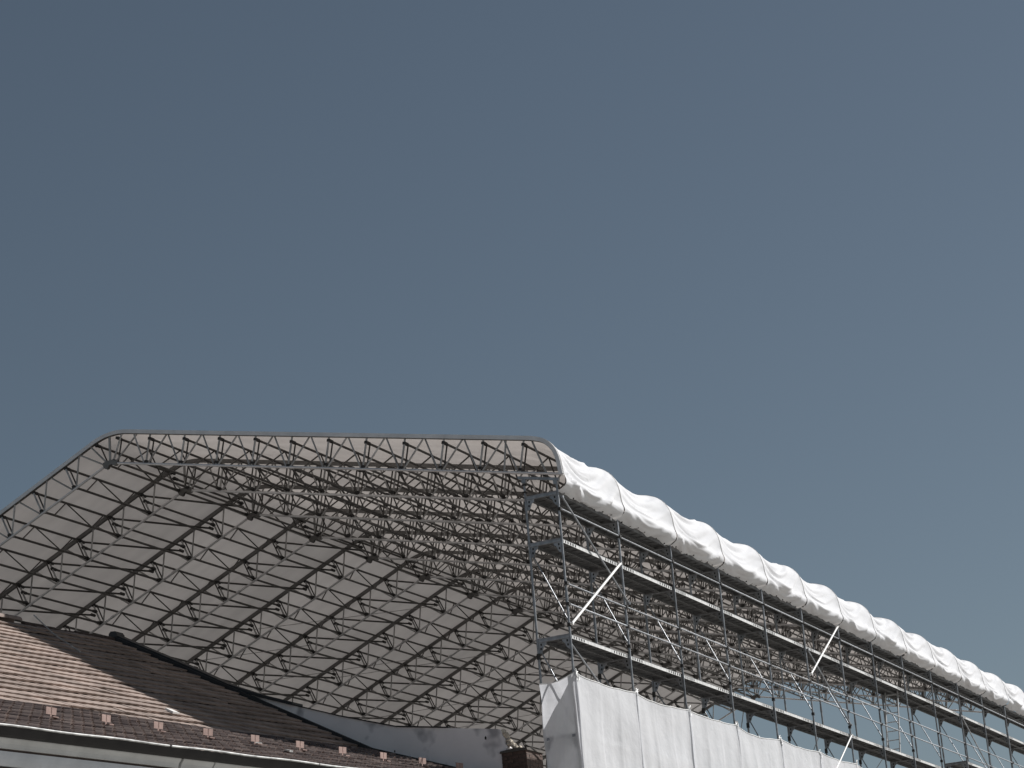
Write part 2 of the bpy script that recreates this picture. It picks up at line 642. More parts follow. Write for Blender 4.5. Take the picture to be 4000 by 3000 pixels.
nodes = [(x, 1) for x in node_r] + [(-10.93, 1), (-11.15, -1)] + [(x, -1) for x in node_l]
diag_me = {}
dd = MB()
dd.tube((0, 0.08, nu), (0.93, L - 0.1, 0.34), 0.025, 8, False)
dd.tube((0.93, L - 0.16, 0.345), (0.93, L - 0.02, 0.34), 0.042, 6)
me_dl = dd.mesh('slope_diagonal', M['purlin'])
dd = MB()
dd.tube((0, 0.08, nu), (-0.945, L - 0.1, 0.34), 0.025, 8, False)
dd.tube((-0.945, L - 0.16, 0.345), (-0.945, L - 0.02, 0.34), 0.042, 6)
me_dr = dd.mesh('slope_diagonal', M['purlin'])
far = MB()


def join_into(dst, me, mtx):
    o_ = len(dst.v)
    dst.v += [tuple(mtx @ v.co) for v in me.vertices]
    for p in me.polygons:
        dst.f.append(tuple(i + o_ for i in p.vertices))
        dst.sm.append(p.use_smooth)
        dst.mi.append(1 if me.name.startswith('coupler') else 0)


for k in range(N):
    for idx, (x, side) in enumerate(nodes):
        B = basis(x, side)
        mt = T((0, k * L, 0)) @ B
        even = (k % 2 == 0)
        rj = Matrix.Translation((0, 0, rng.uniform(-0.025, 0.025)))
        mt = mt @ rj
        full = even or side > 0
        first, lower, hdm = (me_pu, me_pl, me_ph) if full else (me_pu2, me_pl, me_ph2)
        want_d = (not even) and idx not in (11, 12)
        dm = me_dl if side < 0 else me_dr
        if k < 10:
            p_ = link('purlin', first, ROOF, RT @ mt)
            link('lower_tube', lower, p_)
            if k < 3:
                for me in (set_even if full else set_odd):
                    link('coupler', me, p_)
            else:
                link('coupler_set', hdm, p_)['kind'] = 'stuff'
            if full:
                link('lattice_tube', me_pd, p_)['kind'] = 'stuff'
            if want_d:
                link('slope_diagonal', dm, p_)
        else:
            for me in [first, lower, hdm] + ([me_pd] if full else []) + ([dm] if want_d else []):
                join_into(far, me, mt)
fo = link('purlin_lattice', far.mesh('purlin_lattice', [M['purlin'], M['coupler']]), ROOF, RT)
fo['kind'] = 'stuff'

# thin bracing wires of the steep slope
for k, j in ((4, 3), (5, 5), (6, 4), (7, 6), (8, 3), (9, 5), (3, 6)):
    a = pl(node_l[j], 0.3)
    c = pl(node_l[max(j - 3, 0)], 0.3)
    link('bracing_wire', MB().tube((a[0], k * L, a[1]), (c[0], (k + 2) * L, c[1]), 0.009, 5, False).mesh('bracing_wire', M['truss']), ROOF, RT)


# tarpaulin, one sheet for each bay
def crease(a):
    """sharp outward ridges, rounded hollows"""
    return 2 * abs(math.sin(a / 2)) ** 0.8 - 1.1


def sheet_mesh(k):
    nu_ = 30
    P = np.array(SHEET)
    d = np.gradient(P, axis=0)
    d /= np.linalg.norm(d, axis=1)[:, None]
    inn = np.stack([d[:, 1], -d[:, 0]], 1)
    seg = np.r_[0, np.cumsum(np.linalg.norm(np.diff(P, axis=0), axis=1))]
    i_e = len(prof_main)
    s_e = seg - seg[i_e]
    Env = np.clip((s_e + 0.9) / 1.5, 0, 1)
    Env = Env * Env * (3 - 2 * Env)
    Smax = s_e[-1]
    ph = rng.uniform(0, 6.28, 6)
    am = rng.uniform(0.7, 1.3, 6)
    sk = rng.uniform(-0.10, 0.12)
    y0, y1 = k * L + 0.033, (k + 1) * L - 0.033
    vs = []
    for iu in range(nu_ + 1):
        u = iu / nu_
        u2 = min(1.0, max(0.0, u + sk * math.sin(PI * u) * 0.6))
        cat = math.sin(PI * u2)
        sag = 0.035 * cat + 0.012 * math.sin(PI * u) * math.sin(seg[0] + ph[0])
        w0 = (math.sin(PI * u)) ** 0.6
        for iv in range(len(P)):
            s = s_e[iv]
            e = Env[iv]
            off = 0.028 * cat * (1 - e) + 0.006 * math.sin(3.1 * seg[iv] + ph[1] + 2.2 * u) * w0 * (1 - e)
            # the eave: sheet slumps between the rails, swags hang in curved folds
            off += e * am[0] * (cat ** 0.85) * (0.125 * min(1.0, max(0.0, (2.25 - s) / 0.5)) - 0.055 * math.exp(-((s - 2.24) / 0.17) ** 2))
            q = s - 0.62 * am[1] * math.sin(PI * u ** 0.85) * (0.6 + 0.4 * e)
            tail = min(1.0, max(0.0, (Smax - s) / 0.35))
            f = crease(2 * PI * q / 0.40 + ph[2] + 0.8 * u) + 0.55 * crease(2 * PI * q / 0.235 + ph[3] + 1.5 * u) + 0.22 * math.sin(2 * PI * q / 0.12 + ph[5])
            off += e * 0.040 * (0.45 + 0.55 * min(1.0, max(0.0, (s - 0.9) / 0.8))) * am[2] * f * (u * (1 - u) * 4) ** 0.5 * (0.30 + 0.70 * tail)
            # gathered pleats running off the seams
            off += e * 0.016 * math.sin(26 * s + ph[4]) * (math.exp(-u / 0.10) + math.exp(-(1 - u) / 0.07)) * w0
            x = P[iv, 0] + inn[iv, 0] * (off - 0.0)
            z = P[iv, 1] + inn[iv, 1] * (off - 0.0)
            if s > Smax - 0.30:   # loose lower hem
                hem = (s - (Smax - 0.30)) / 0.30
                z += hem * (0.025 * math.sin(17 * u + ph[0]) + 0.015 * math.sin(41 * u + ph[3]))
                x += hem * 0.03 * math.sin(9 * u + ph[1])
            vs.append((x, y0 + (y1 - y0) * u, z - 0.006))
    nv = len(P)
    fs = [(i * nv + j, i * nv + j + 1, (i + 1) * nv + j + 1, (i + 1) * nv + j) for i in range(nu_) for j in range(nv - 1)]
    m = MB()
    m.add(vs, fs, True)
    return m.mesh('roof_sheet', M['tarp']), vs[nv - 1::nv]


for k in range(N):
    me, hem = sheet_mesh(k)
    sh = link('roof_sheet', me, ROOF, RT)
    if k < 5:
        for u in (3, 7, 11, 15, 19, 23, 27):     # eyelet straps along the lower hem
            h = Vector(hem[u])
            link('hem_strap', MB().box((h.x + 0.02, h.y - 0.008, h.z - 0.005), (h.x + 0.05, h.y + 0.008, h.z + 0.03)).mesh('hem_strap', M['coupler']), sh)

# ------------------------------------------------------------------ scaffold
SC = thing('scaffold', 'galvanised frame scaffold with three visible decks below the white eave sheets', 'scaffold', (0, 0, GROUND))
ST = T((0, 0, -GROUND))
W = 0.732
LEV = [3.0, 2.0, 0.0, -2.0]
pm = MB().tube((0, 0, GROUND), (0, 0, 3.22), 0.0245, 12)
for z in (0.72, 2.72, -1.28):
    pm.tube((0, 0, z), (0, 0, z + 0.16), 0.030, 12)
me_post = pm.mesh('post', M['steel'])
pm = MB().tube((0, 0, GROUND), (0, 0, 3.38), 0.0245, 12)
for z in (0.72, 2.72, -1.28):
    pm.tube((0, 0, z), (0, 0, z + 0.16), 0.030, 12)
me_ipost = pm.mesh('post', M['steel'])
cp = MB()
for z in (0.63, 1.06, 2.62):
    cp.box((-0.012, -0.045, z - 0.03), (0.055, 0.045, z + 0.035))
cp.tube((0, 0, 0.17), (0, 0, 0.24), 0.045, 8)
me_coup = cp.mesh('coupler', M['coupler'])
cp = MB()
for z in (3.10, 3.26):
    cp.tube((0, 0, z), (0, 0, z + 0.03), 0.055, 10)
cp.tube((0, 0, -0.40), (0, 0, -0.28), 0.042, 8)
me_icoup = cp.mesh('coupler', M['coupler'])
# transom: u-section between the posts with a shaped corner plate at either end
tr = MB()
tr.box((-W + 0.02, -0.027, -0.055), (-0.02, 0.027, -0.002))
tr.tube((-W + 0.02, 0, 0.012), (-0.02, 0, 0.012), 0.018, 8)
me_tr = tr.mesh('transom', M['steel'])


def corner(sgn, x):
    m = MB()
    pl_ = [(x, -0.057), (x + sgn * 0.17, -0.057), (x + sgn * 0.165, -0.11), (x + sgn * 0.11, -0.15), (x + sgn * 0.075, -0.23), (x + sgn * 0.04, -0.275), (x, -0.285)]
    if sgn < 0:
        pl_ = pl_[::-1]
    m.prism_y(pl_, -0.006, 0.006)
    for cx, cz in ((0.055, -0.105), (0.045, -0.19)):
        m.box((x + sgn * cx - 0.016, -0.009, cz - 0.022), (x + sgn * cx + 0.016, -0.0065, cz + 0.022), 1)
    return m.mesh('corner_plate', [M['steel'], M['slot']])


me_c1 = corner(-1, -0.02)
me_c2 = corner(1, -W + 0.02)
tb = MB().tube((0, 0, 0.24), (-W, 0, 1.86), 0.0145, 8, False)
me_tb = tb.mesh('frame_brace', M['steel'])
hb = MB()
hb.prism_y([(-W - 0.13, 3.355 + SR * (W + 0.13) - 0.115), (0.06, 3.355 - SR * 0.06 - 0.115), (0.06, 3.355 - SR * 0.06 - 0.06), (-W - 0.13, 3.355 + SR * (W + 0.13) - 0.06)], -0.035, 0.035)
for x in (-W, -0.02):
    hb.box((x - 0.045, -0.045, 3.355 - SR * x - 0.20), (x + 0.045, 0.045, 3.355 - SR * x - 0.12))
me_hb = hb.mesh('head_beam', M['steel'])

for k in range(N + 1):
    wob = rng.uniform(-0.012, 0.012, 2)
    p_ = link('post', me_post, SC, ST @ T((wob[0], k * L, 0)))
    link('coupler_set', me_coup, p_)['kind'] = 'stuff'
    p_ = link('post', me_ipost, SC, ST @ T((-W + wob[1], k * L, 0)))
    link('coupler_set', me_icoup, p_)['kind'] = 'stuff'
    link('head_beam', me_hb, SC, ST @ T((0, k * L, 0)))
    for z in LEV:
        t_ = link('transom', me_tr, SC, ST @ T((0, k * L, 0.5 if (z == 0.0 and k >= 10) else z)))
        link('corner_plate', me_c1, t_)
        link('corner_plate', me_c2, t_)
    for z in (0.0, -2.0):
        link('frame_brace', me_tb, SC, ST @ T((0, k * L + 0.035, z)))


# steel planks: folded edges, ribbed and punched underside, slotted street-side strip
def plank(x0, x1, outer):
    m = MB()
    y0, y1 = 0.035, L - 0.035
    m.box((x0, y0, 0.0), (x1, y1, 0.012))                       # walking plate
    m.box((x0, y0, -0.066), (x0 + 0.006, y1, 0.0), 0)
    m.box((x1 - 0.006, y0, -0.066), (x1, y1, 0.0), 1 if outer else 0)
    m.box((x0 + 0.006, y0, -0.066), (x0 + 0.035, y1, -0.060), 0)
    m.box((x1 - 0.035, y0, -0.066), (x1 - 0.006, y1, -0.060), 0)
    for i in range(9):
        y = y0 + 0.15 + i * (y1 - y0 - 0.3) / 8
        m.box((x0 + 0.04, y - 0.02, -0.018), (x1 - 0.04, y + 0.02, -0.001), 0)
    for y in (y0, y1 - 0.05):
        m.box((x0 + 0.006, y, -0.062), (x1 - 0.006, y + 0.05, -0.002), 0)
    for i in range(30):     # punched holes along the folded lip
        y = y0 + 0.12 + i * (y1 - y0 - 0.24) / 29
        m.box((x0 + 0.012, y - 0.012, -0.0685), (x0 + 0.03, y + 0.012, -0.0662), 3)
    if outer:
        for e in (0, 1):
            for i in range(6):
                y = (y0 + 0.09 + i * 0.125) if e == 0 else (y1 - 0.09 - i * 0.125)
                m.box((x1 + 0.0005, y - 0.026, -0.054), (x1 + 0.003, y + 0.026, -0.006), 2)
    return m.mesh('deck_plank', [M['deck'], M['strip'], M['slot'], M['zinc']])


me_po = plank(-0.355, -0.030, True)
me_pi = plank(-0.70, -0.375, False)
me_pt = plank(-0.355, -0.030, False)
for k in range(N):
    for z in LEV:
        if z < -1 and k > 9:
            continue
        for me in (me_po if z < 2.5 else me_pt, me_pi):
            zz = 0.5 if (z == 0.0 and k >= 10) else z
            link('deck_plank', me, SC, ST @ T((rng.uniform(-0.004, 0.004), k * L, zz + 0.016)))

rl = MB().tube((0.03, 0.02, 0), (0.03, L - 0.02, 0), 0.0185, 8, False)
me_rail = rl.mesh('guard_rail', M['steel'])
for k in range(N):
    for z in (0.63, 1.06, 2.62):
        link('guard_rail', me_rail, SC, ST @ T((0, k * L, z + rng.uniform(-0.012, 0.012))))


def brace(a, b_, r, m, name='brace', x=0.045):
    mb = MB().tube((x, a[0], a[1]), (x, b_[0], b_[1]), r, 10)
    for p in (a, b_):
        mb.tube((x - 0.05, p[0], p[1]), (x + 0.03, p[0], p[1]), 0.03, 8)
    q = link(name, mb.mesh(name, M[m]), SC, ST)
    return q


q = brace((0.0, 0.22), (2.90, 1.98), 0.029, 'white_tube', 'diagonal_tube', 0.06)
q['label'] = 'thick white diagonal tube at the front corner'
brace((15.40, 1.25), (18.28, 2.95), 0.026, 'white_tube', 'diagonal_tube', 0.06)
brace((16.2, -1.35), (18.34, -0.03), 0.021, 'white_tube', 'diagonal_tube', 0.06)
for a, c in (((0.10, 2.90), (3.20, 1.16)), ((0.03, -0.13), (3.05, -1.65)), ((15.38, 1.90), (18.45, 0.26)), ((30.7, 1.9), (33.75, 0.3))):
    brace(a, c, 0.021, 'steel', 'brace', 0.045 if a[1] > 0 else -0.045)
for k in (4, 6, 8, 10):      # thin horizontal bracing between the rows of posts
    link('thin_tie', MB().tube((-W, k * L, 0.35), (-3.5, (k + 2) * L + 1.0, 0.55), 0.012, 6, False).mesh('thin_tie', M['steel']), SC, ST)

# ladder between the two lower decks
LD = thing('ladder', 'aluminium ladder standing on the lowest visible deck inside the scaffold', 'ladder', (-0.39, 23.8, 0.03))
for x in (-0.19, 0.19):
    link('stile', MB().box((x - 0.014, -0.03, 0), (x + 0.014, 0.03, 2.2)).mesh('stile', M['ladder']), LD, Matrix.Rotation(-0.29, 4, 'X'))
for i in range(7):
    link('rung', MB().tube((-0.18, 0, 0.2 + i * 0.29), (0.18, 0, 0.2 + i * 0.29), 0.015, 8).mesh('rung', M['ladder']), LD, Matrix.Rotation(-0.29, 4, 'X'))


# ------------------------------------------------------------------ debris nets
def fold(u, ph):
    return 0.010 * math.sin(11 * u + ph[0]) + 0.006 * math.sin(29 * u + ph[1]) + 0.012 * math.exp(-((u - 0.33 - 0.03 * math.sin(ph[2])) / 0.018) ** 2) \
        + 0.010 * math.exp(-((u - 0.66 + 0.05 * math.sin(ph[3])) / 0.015) ** 2)


NETB = -7.0


def side_net(k, label):
    ph = rng.uniform(0, 6.28, 6)
    nu_, nv = 60, 44
    y0, y1 = k * L - 0.012, (k + 1) * L + 0.05
    sagm = rng.uniform(0.05, 0.15)
    vs = []
    for i in range(nu_ + 1):
        u = i / nu_
        top = -0.79 - sagm * (math.sin(PI * u ** 0.8)) - 0.012 * abs(math.sin(9 * u + ph[4]))
        for j in range(nv + 1):
            v = (j / nv) ** 1.5
            z = top + (NETB - top) * v
            x = 0.052 + 0.004 * (k % 2) + fold(u, ph) * (0.5 + 0.8 * min(1, v * 6))
            x += 0.045 * math.sin(PI * u) * math.sin(1.3 * z + 1.5 * u + ph[5]) * min(1, v * 5)
            x += 0.016 * math.exp(-((u - 0.02) / 0.022) ** 2) + 0.018 * math.exp(-((u - 0.975) / 0.02) ** 2)
            x += 0.010 * math.sin(7 * u + 4.5 * (z - top) + ph[1]) * math.exp(-v * 7)     # slack folds hanging off the hem
            vs.append((x, y0 + (y1 - y0) * u, z))
    fs = [(i * (nv + 1) + j, i * (nv + 1) + j + 1, (i + 1) * (nv + 1) + j + 1, (i + 1) * (nv + 1) + j) for i in range(nu_) for j in range(nv)]
    m = MB()
    m.add(vs, fs, True)
    o_ = link('debris_net', m.mesh('debris_net', M['net']))
    tag(o_, label, 'debris net', 'white nets hung along the scaffold')
    hem = [(vs[i * (nv + 1)][0] + 0.004, vs[i * (nv + 1)][1], vs[i * (nv + 1)][2]) for i in range(0, nu_ + 1, 2)]
    link('hem', MB().pipe(hem, 0.009, 6).mesh('hem', M['rope']), o_)
    sv = []
    for j in range(40):            # lapped edge of the panel, hanging loose over its neighbour
        z = -0.80 - j * 0.12
        for q_ in (-0.03, 0.0, 0.035):
            sv.append((0.088 + 0.010 * math.sin(2.1 * z + ph[2]) + (0.012 if q_ == 0 else 0.0), (k + 1) * L + q_ + 0.012 * math.sin(1.7 * z + ph[3]), z))
    sf = MB()
    sf.add(sv, [(i * 3 + c_, i * 3 + c_ + 1, i * 3 + c_ + 4, i * 3 + c_ + 3) for i in range(39) for c_ in range(2)], True)
    link('lapped_edge', sf.mesh('lapped_edge', M['net']), o_)
    y = k * L
    tie = MB()
    for q_ in range(7):
        a_ = rng.uniform(0, 6.28)
        c = Vector((0.05 + 0.02 * math.cos(a_), y + 0.04 * math.sin(a_), -0.78 + rng.uniform(-0.06, 0.06)))
        tie.pipe([c, c + Vector((0.02, rng.uniform(-.05, .05), 0.02)), c + Vector((0.01, rng.uniform(-.06, .06), -0.05)), c + Vector((0.025, rng.uniform(-.03, .03), -0.12))], 0.012, 6)
    link('tie', tie.mesh('tie', M['rope']), o_)
    return o_


NETL = ['white net panel on the street side next to the front corner of the scaffold',
        'second white net panel from the front corner along the street side',
        'third white net panel from the front corner along the street side',
        'fourth white net panel from the front corner along the street side',
        'fifth white net panel from the front corner, cut by the lower picture edge',
        'sixth white net panel from the front corner, only its top shows',
        'farthest white net panel, a sliver at the lower picture edge',
        ]
for k, lb in enumerate(NETL):
    side_net(k, lb)

# return panel closing the open end
ph = rng.uniform(0, 6.28, 6)
nu_, nv = 34, 90
vs = []
for i in range(nu_ + 1):
    u = i / nu_
    top = -0.90 + 0.13 * u ** 1.6 - 0.05 * math.sin(PI * u)
    for j in range(nv + 1):
        v = (j / nv) ** 1.4
        z = top + (NETB - top) * v
        y = -0.045 - 0.03 * math.sin(PI * u) * (0.4 + math.sin(1.7 * z + ph[0]) * 0.5) - 0.014 * math.sin(8 * u + 3.0 * z + ph[1]) - 0.010 * math.sin(19 * u - 4 * z + ph[2]) * min(1, v * 9)
        x = -W - 0.02 + (W + 0.075) * u + 0.018 * math.sin(5 * z + ph[3]) * (1 - u) ** 3
        vs.append((x, y, z))
fs = [(i * (nv + 1) + j, (i + 1) * (nv + 1) + j, (i + 1) * (nv + 1) + j + 1, i * (nv + 1) + j + 1) for i in range(nu_) for j in range(nv)]
m = MB()
m.add(vs, fs, True)
rn = link('debris_net', m.mesh('debris_net', M['net']))
tag(rn, 'narrow shaded white net panel closing the front end of the scaffold', 'debris net')
link('hem', MB().pipe([(vs[i * (nv + 1)][0], vs[i * (nv + 1)][1] - 0.004, vs[i * (nv + 1)][2]) for i in range(0, nu_ + 1, 2)], 0.011, 6).mesh('hem', M['rope']), rn)
cr = []
for i in range(30):
    z = -0.78 - i * 0.18
    cr.append((0.062 + 0.008 * math.sin(3 * z), -0.05 + 0.012 * math.sin(4.3 * z + 1), z))
link('corner_fold', MB().pipe(cr, 0.020, 7).mesh('corner_fold', M['net']), rn)

# ------------------------------------------------------------------ neighbouring tiled house
th = math.radians(8.2)
E = Vector((math.sin(th), math.cos(th), 0.0))
RG = (-10.98, 1.63)
KK = (-4.65, -1.74)
EV = (-0.22, -3.26)
NH = thing('tiled_house', 'house with clay tiled roof, dark gutter and grey moulded cornice', 'house', (-6, -8, GROUND))
NT = NH.matrix_basis.inverted() if False else T((6, 8, -GROUND))


def SP(sec, t): return Vector((sec[0], 0, sec[1])) - E * t


TMAX = 24.0
ud = MB()
dz = Vector((0, 0, -0.05))
quad = []
for sec in ((RG[0] - 8.5, RG[1] - 4.4), RG, KK, EV):
    quad += [SP(sec, 0.02) + dz, SP(sec, TMAX) + dz]
ud.add(quad, [(0, 1, 3, 2), (2, 3, 5, 4), (4, 5, 7, 6)])
link('roof_deck', ud.mesh('roof_deck', M['underlay']), NH, NT)

# one tile: pan with a roll on its side, thick lower end
TW, TG = 0.232, 0.352
px_ = [0.0, 0.04, 0.085, 0.12, 0.145, 0.17, 0.195, 0.22, 0.238]
pz_ = [0.004, 0.0, 0.0, 0.006, 0.024, 0.037, 0.036, 0.020, 0.004]


def tile_arrays(roll, step):
    n = len(px_)
    V = []
    F = []
    PZ = [q * roll for q in pz_]
    for x, z in zip(px_, PZ):
        V.append((x, 0.0, z + 0.002))
    for x, z in zip(px_, PZ):
        V.append((x, TG + 0.05, z + step))
    for x, z in zip(px_, PZ):
        V.append((x, TG + 0.045, z + 0.008))
    for i in range(n - 1):
        F.append((i, n + i, n + i + 1, i + 1))
        F.append((n + i, 2 * n + i, 2 * n + i + 1, n + i + 1))
    F.append((0, 2 * n, n))
    F.append((n - 1, 2 * n - 1, 3 * n - 1))
    return np.array(V), F


TV1, TF = tile_arrays(0.16, 0.044)
TV2, TF = tile_arrays(1.35, 0.036)
TVS = (TV1, TV2)


def tile_mesh(mt_, tv):
    m = MB()
    m.add(tv.tolist(), TF)
    me = m.mesh('roof_tile', mt_)
    at = me.attributes.new('tone', 'FLOAT', 'POINT')
    return me


me_t1 = tile_mesh(M['tile'], TV1)
me_t2 = tile_mesh(M['tile_old'], TV2)


def seg_frame(a, c):
    d = (Vector((c[0], 0, c[1])) - Vector((a[0], 0, a[1]))).normalized()
    n = d.cross(-E)
    if n.z < 0:
        n = -n
    ex = -E
    # tile x runs along the eave towards the viewer, y runs downhill
    return d, n.normalized(), ex


CAND = []
for seg_i, (a, c) in enumerate(((RG, KK), (KK, EV))):
    d, n, ex = seg_frame(a, c)
    A3 = Vector((a[0], 0, a[1]))
    # downhill direction square to the eave line inside the slope plane
    dn = ex.cross(n)
    if dn.z > 0:
        dn = -dn
    length = (Vector((c[0], 0, c[1])) - A3).dot(dn)
    rows = int(round(length / TG))
    gz = length / rows
    for r_ in range(rows):
        drift = 0.0
        for q_ in range(-6, int(18.5 / TW)):
            p = A3 + dn * (r_ * gz + rng.uniform(-0.006, 0.006)) + ex * ((q_ + 0.5 * (r_ % 2)) * TW)
            # sag of the old roof and hand laid unevenness
            t_al = q_ * TW
            if p.y > -0.02:
                continue
            dzv = 0.018 * math.sin(0.9 * t_al + 0.6 * r_) + 0.012 * math.sin(2.3 * t_al + r_ * 1.7) + rng.uniform(-0.004, 0.005)
            ang = rng.normal(0, 0.012)
            x3 = (ex * math.cos(ang) + dn * math.sin(ang))
            y3 = (dn * math.cos(ang) - ex * math.sin(ang))
            if rng.random() < 0.02:
                dzv += 0.02
            p = p + n * (dzv * 0.5)
            mtx = Matrix(((x3.x, y3.x, n.x, p.x), (x3.y, y3.y, n.y, p.y), (x3.z, y3.z, n.z, p.z), (0, 0, 0, 1)))
            v = p - CAM
            zc = v.dot(fw)
            ix, iy = 2000 + F_PX * v.dot(rt) / zc, 1500 - F_PX * v.dot(up) / zc
            inside = (-20 < ix < 4000 and iy < 3010)
            CAND.append((0 if inside else 1, zc, seg_i, mtx))
order = sorted(range(len(CAND)), key=lambda i: (CAND[i][0], CAND[i][1]))
near = set(order[:300])
acc = {0: ([], [], []), 1: ([], [], [])}
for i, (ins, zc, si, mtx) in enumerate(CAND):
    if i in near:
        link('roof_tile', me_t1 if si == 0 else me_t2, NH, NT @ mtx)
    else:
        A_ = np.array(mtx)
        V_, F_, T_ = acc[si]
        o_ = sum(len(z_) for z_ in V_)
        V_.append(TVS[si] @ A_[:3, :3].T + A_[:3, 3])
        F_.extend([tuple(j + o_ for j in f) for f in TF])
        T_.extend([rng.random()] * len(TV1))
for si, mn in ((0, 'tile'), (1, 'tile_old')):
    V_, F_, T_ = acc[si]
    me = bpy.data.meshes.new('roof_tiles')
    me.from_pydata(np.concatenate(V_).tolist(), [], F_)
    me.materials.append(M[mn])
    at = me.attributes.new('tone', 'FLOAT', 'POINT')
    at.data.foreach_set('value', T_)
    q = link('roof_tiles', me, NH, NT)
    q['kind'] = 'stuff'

# ridge caps; mortar bed only towards the fire wall
cap = MB()
n = 9
rv = []
for y, r_ in ((0.0, 0.125), (0.40, 0.135)):
    for i in range(n):
        a_ = PI * i / (n - 1)
        rv.append((r_ * math.cos(a_), y, r_ * 0.85 * math.sin(a_)))
cap.add(rv, [(i, i + 1, n + i + 1, n + i) for i in range(n - 1)], True)
cap.add(rv[n:] + [(0.115 * math.cos(PI * i / (n - 1)), 0.40, 0.095 * math.sin(PI * i / (n - 1))) for i in range(n)], [(i, i + 1, n + i + 1, n + i) for i in range(n - 1)])
me_cap = cap.mesh('ridge_cap', M['tile'])
at = me_cap.attributes.new('tone', 'FLOAT', 'POINT')
rot = Matrix(((E.y, -E.x, 0, 0), (-E.x, -E.y, 0, 0), (0, 0, 1, 0), (0, 0, 0, 1)))
for i in range(24):
    t_ = 3.0 + i * 0.36
    p = SP(RG, t_)
    link('ridge_cap', me_cap, NH, NT @ T((p.x, p.y, p.z + 0.045)) @ rot)
bed = MB()
for i in range(9):
    p = SP(RG, 0.25 + i * 0.31)
    h = rng.uniform(0.03, 0.075)
    bed.tube(p + E * 0.17 + Vector((0, 0, 0.0)), p - E * 0.15, h, 7)
link('mortar_bed', bed.mesh('mortar_bed', M['underlay']), NH, NT)

# gutter with pale rolled rim
gt = MB()
sect = [(0.02, 0.015), (0.085, 0.005), (0.07, -0.015), (0.03, -0.055), (-0.02, -0.095), (-0.08, -0.115), (-0.13, -0.115), (-0.13, -0.02)]


def extr(m, sect_, t0, t1, base, mi=0, closed=True, steps=1, smooth=False):
    vs_ = []
    for s_ in range(steps + 1):
        t_ = t0 + (t1 - t0) * s_ / steps
        for dx, dz_ in sect_:
            vs_.append(SP((base[0] + dx, base[1] + dz_), t_))
    k_ = len(sect_)
    fs_ = []
    for s_ in range(steps):
        for i_ in range(k_ if closed else k_ - 1):
            j_ = (i_ + 1) % k_
            fs_.append((s_ * k_ + i_, s_ * k_ + j_, (s_ + 1) * k_ + j_, (s_ + 1) * k_ + i_))
    m.add(vs_, fs_, smooth, mi)
    if closed:
        m.add(vs_[:k_], [tuple(range(k_))], False, mi)
        m.add(vs_[-k_:], [tuple(range(k_ - 1, -1, -1))], False, mi)
    return m


extr(gt, sect, 0.2, 20, EV)
gto = link('gutter', gt.mesh('gutter', M['gutter']), NH, NT)
for a_, c_ in ((0.25, 4.1), (4.12, 8.2), (8.22, 11.9), (11.95, 16.0), (16.02, 20.0)):
    pts = []
    for i in range(13):
        t_ = a_ + (c_ - a_) * i / 12
        pts.append(SP((EV[0] + 0.085, EV[1] + 0.022 + 0.006 * math.sin(3 * t_)), t_))
    link('rim', MB().pipe(pts, 0.017, 8).mesh('rim', M['zinc']), gto)

# cornice, one moulding per band
CB = (EV[0], EV[1] + 0.06)
bands = [
    ([(-0.10, -0.165), (-0.105, -0.19), (-0.125, -0.215), (-0.15, -0.25), (-0.165, -0.29), (-0.17, -0.315), (-0.60, -0.315), (-0.60, -0.165)], 'cornice'),
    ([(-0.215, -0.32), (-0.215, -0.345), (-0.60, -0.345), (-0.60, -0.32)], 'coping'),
    ([(-0.205, -0.35), (-0.225, -0.40), (-0.26, -0.46), (-0.305, -0.515), (-0.335, -0.535), (-0.60, -0.535), (-0.60, -0.35)], 'cornice_blue'),
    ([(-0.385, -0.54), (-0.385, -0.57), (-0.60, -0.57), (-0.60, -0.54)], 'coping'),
    ([(-0.375, -0.575), (-0.385, -0.61), (-0.42, -0.64), (-0.60, -0.64), (-0.60, -0.575)], 'cornice'),
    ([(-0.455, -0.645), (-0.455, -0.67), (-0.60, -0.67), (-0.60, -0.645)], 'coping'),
    ([(-0.45, -0.675), (-0.46, -0.75), (-0.52, -0.80), (-0.60, -0.95), (-0.62, -0.95), (-0.62, -0.675)], 'cornice'),
]
for sec, mn in bands:
    pieces = [(0.3, 6.5), (6.512, 10.62), (10.65, 11.38), (11.44, 20.0)] if mn != 'coping' else [(0.3, 20.0)]
    for a_, c_ in pieces:
        link('moulding' if mn != 'coping' else 'shadow_groove', extr(MB(), sec, a_, c_, CB).mesh('moulding', M[mn] if mn != 'coping' else M['underlay']), NH, NT)  # groove bands get a dark colour that stands in for recess shade
wl = MB()
extr(wl, [(-0.64, -0.70), (-0.64, GROUND - EV[1]), (-10.5, GROUND - EV[1]), (-10.5, -0.70)], 0.25, 20.0, CB)
link('wall', wl.mesh('wall', M['render']), NH, NT)

# snow guards, one every 1.27 m
sg_sec = (-2.08, KK[1] + (EV[1] - KK[1]) * (-2.08 - KK[0]) / (EV[0] - KK[0]))
d, n, ex = seg_frame(KK, EV)
dn = ex.cross(n)
dn = dn if dn.z < 0 else -dn
plt = MB()
plt.box((-0.118, -0.006, 0.075), (-0.010, 0.006, 0.205))
me_p1 = plt.mesh('plate', M['guard'])
plt = MB()
plt.box((0.006, -0.006, 0.075), (0.122, 0.006, 0.205))
me_p2 = plt.mesh('plate', M['guard'])
stm = MB()
stm.box((-0.016, -0.003, 0.0), (0.016, 0.003, 0.10))
stm.box((-0.014, -0.22, 0.012), (0.014, 0.09, 0.02))
stm.box((-0.062, 0.05, 0.012), (0.062, 0.14, 0.028))
stm.box((-0.12, -0.018, 0.192), (0.12, -0.006, 0.206))
me_st = stm.mesh('snow_guard', M['guard'])
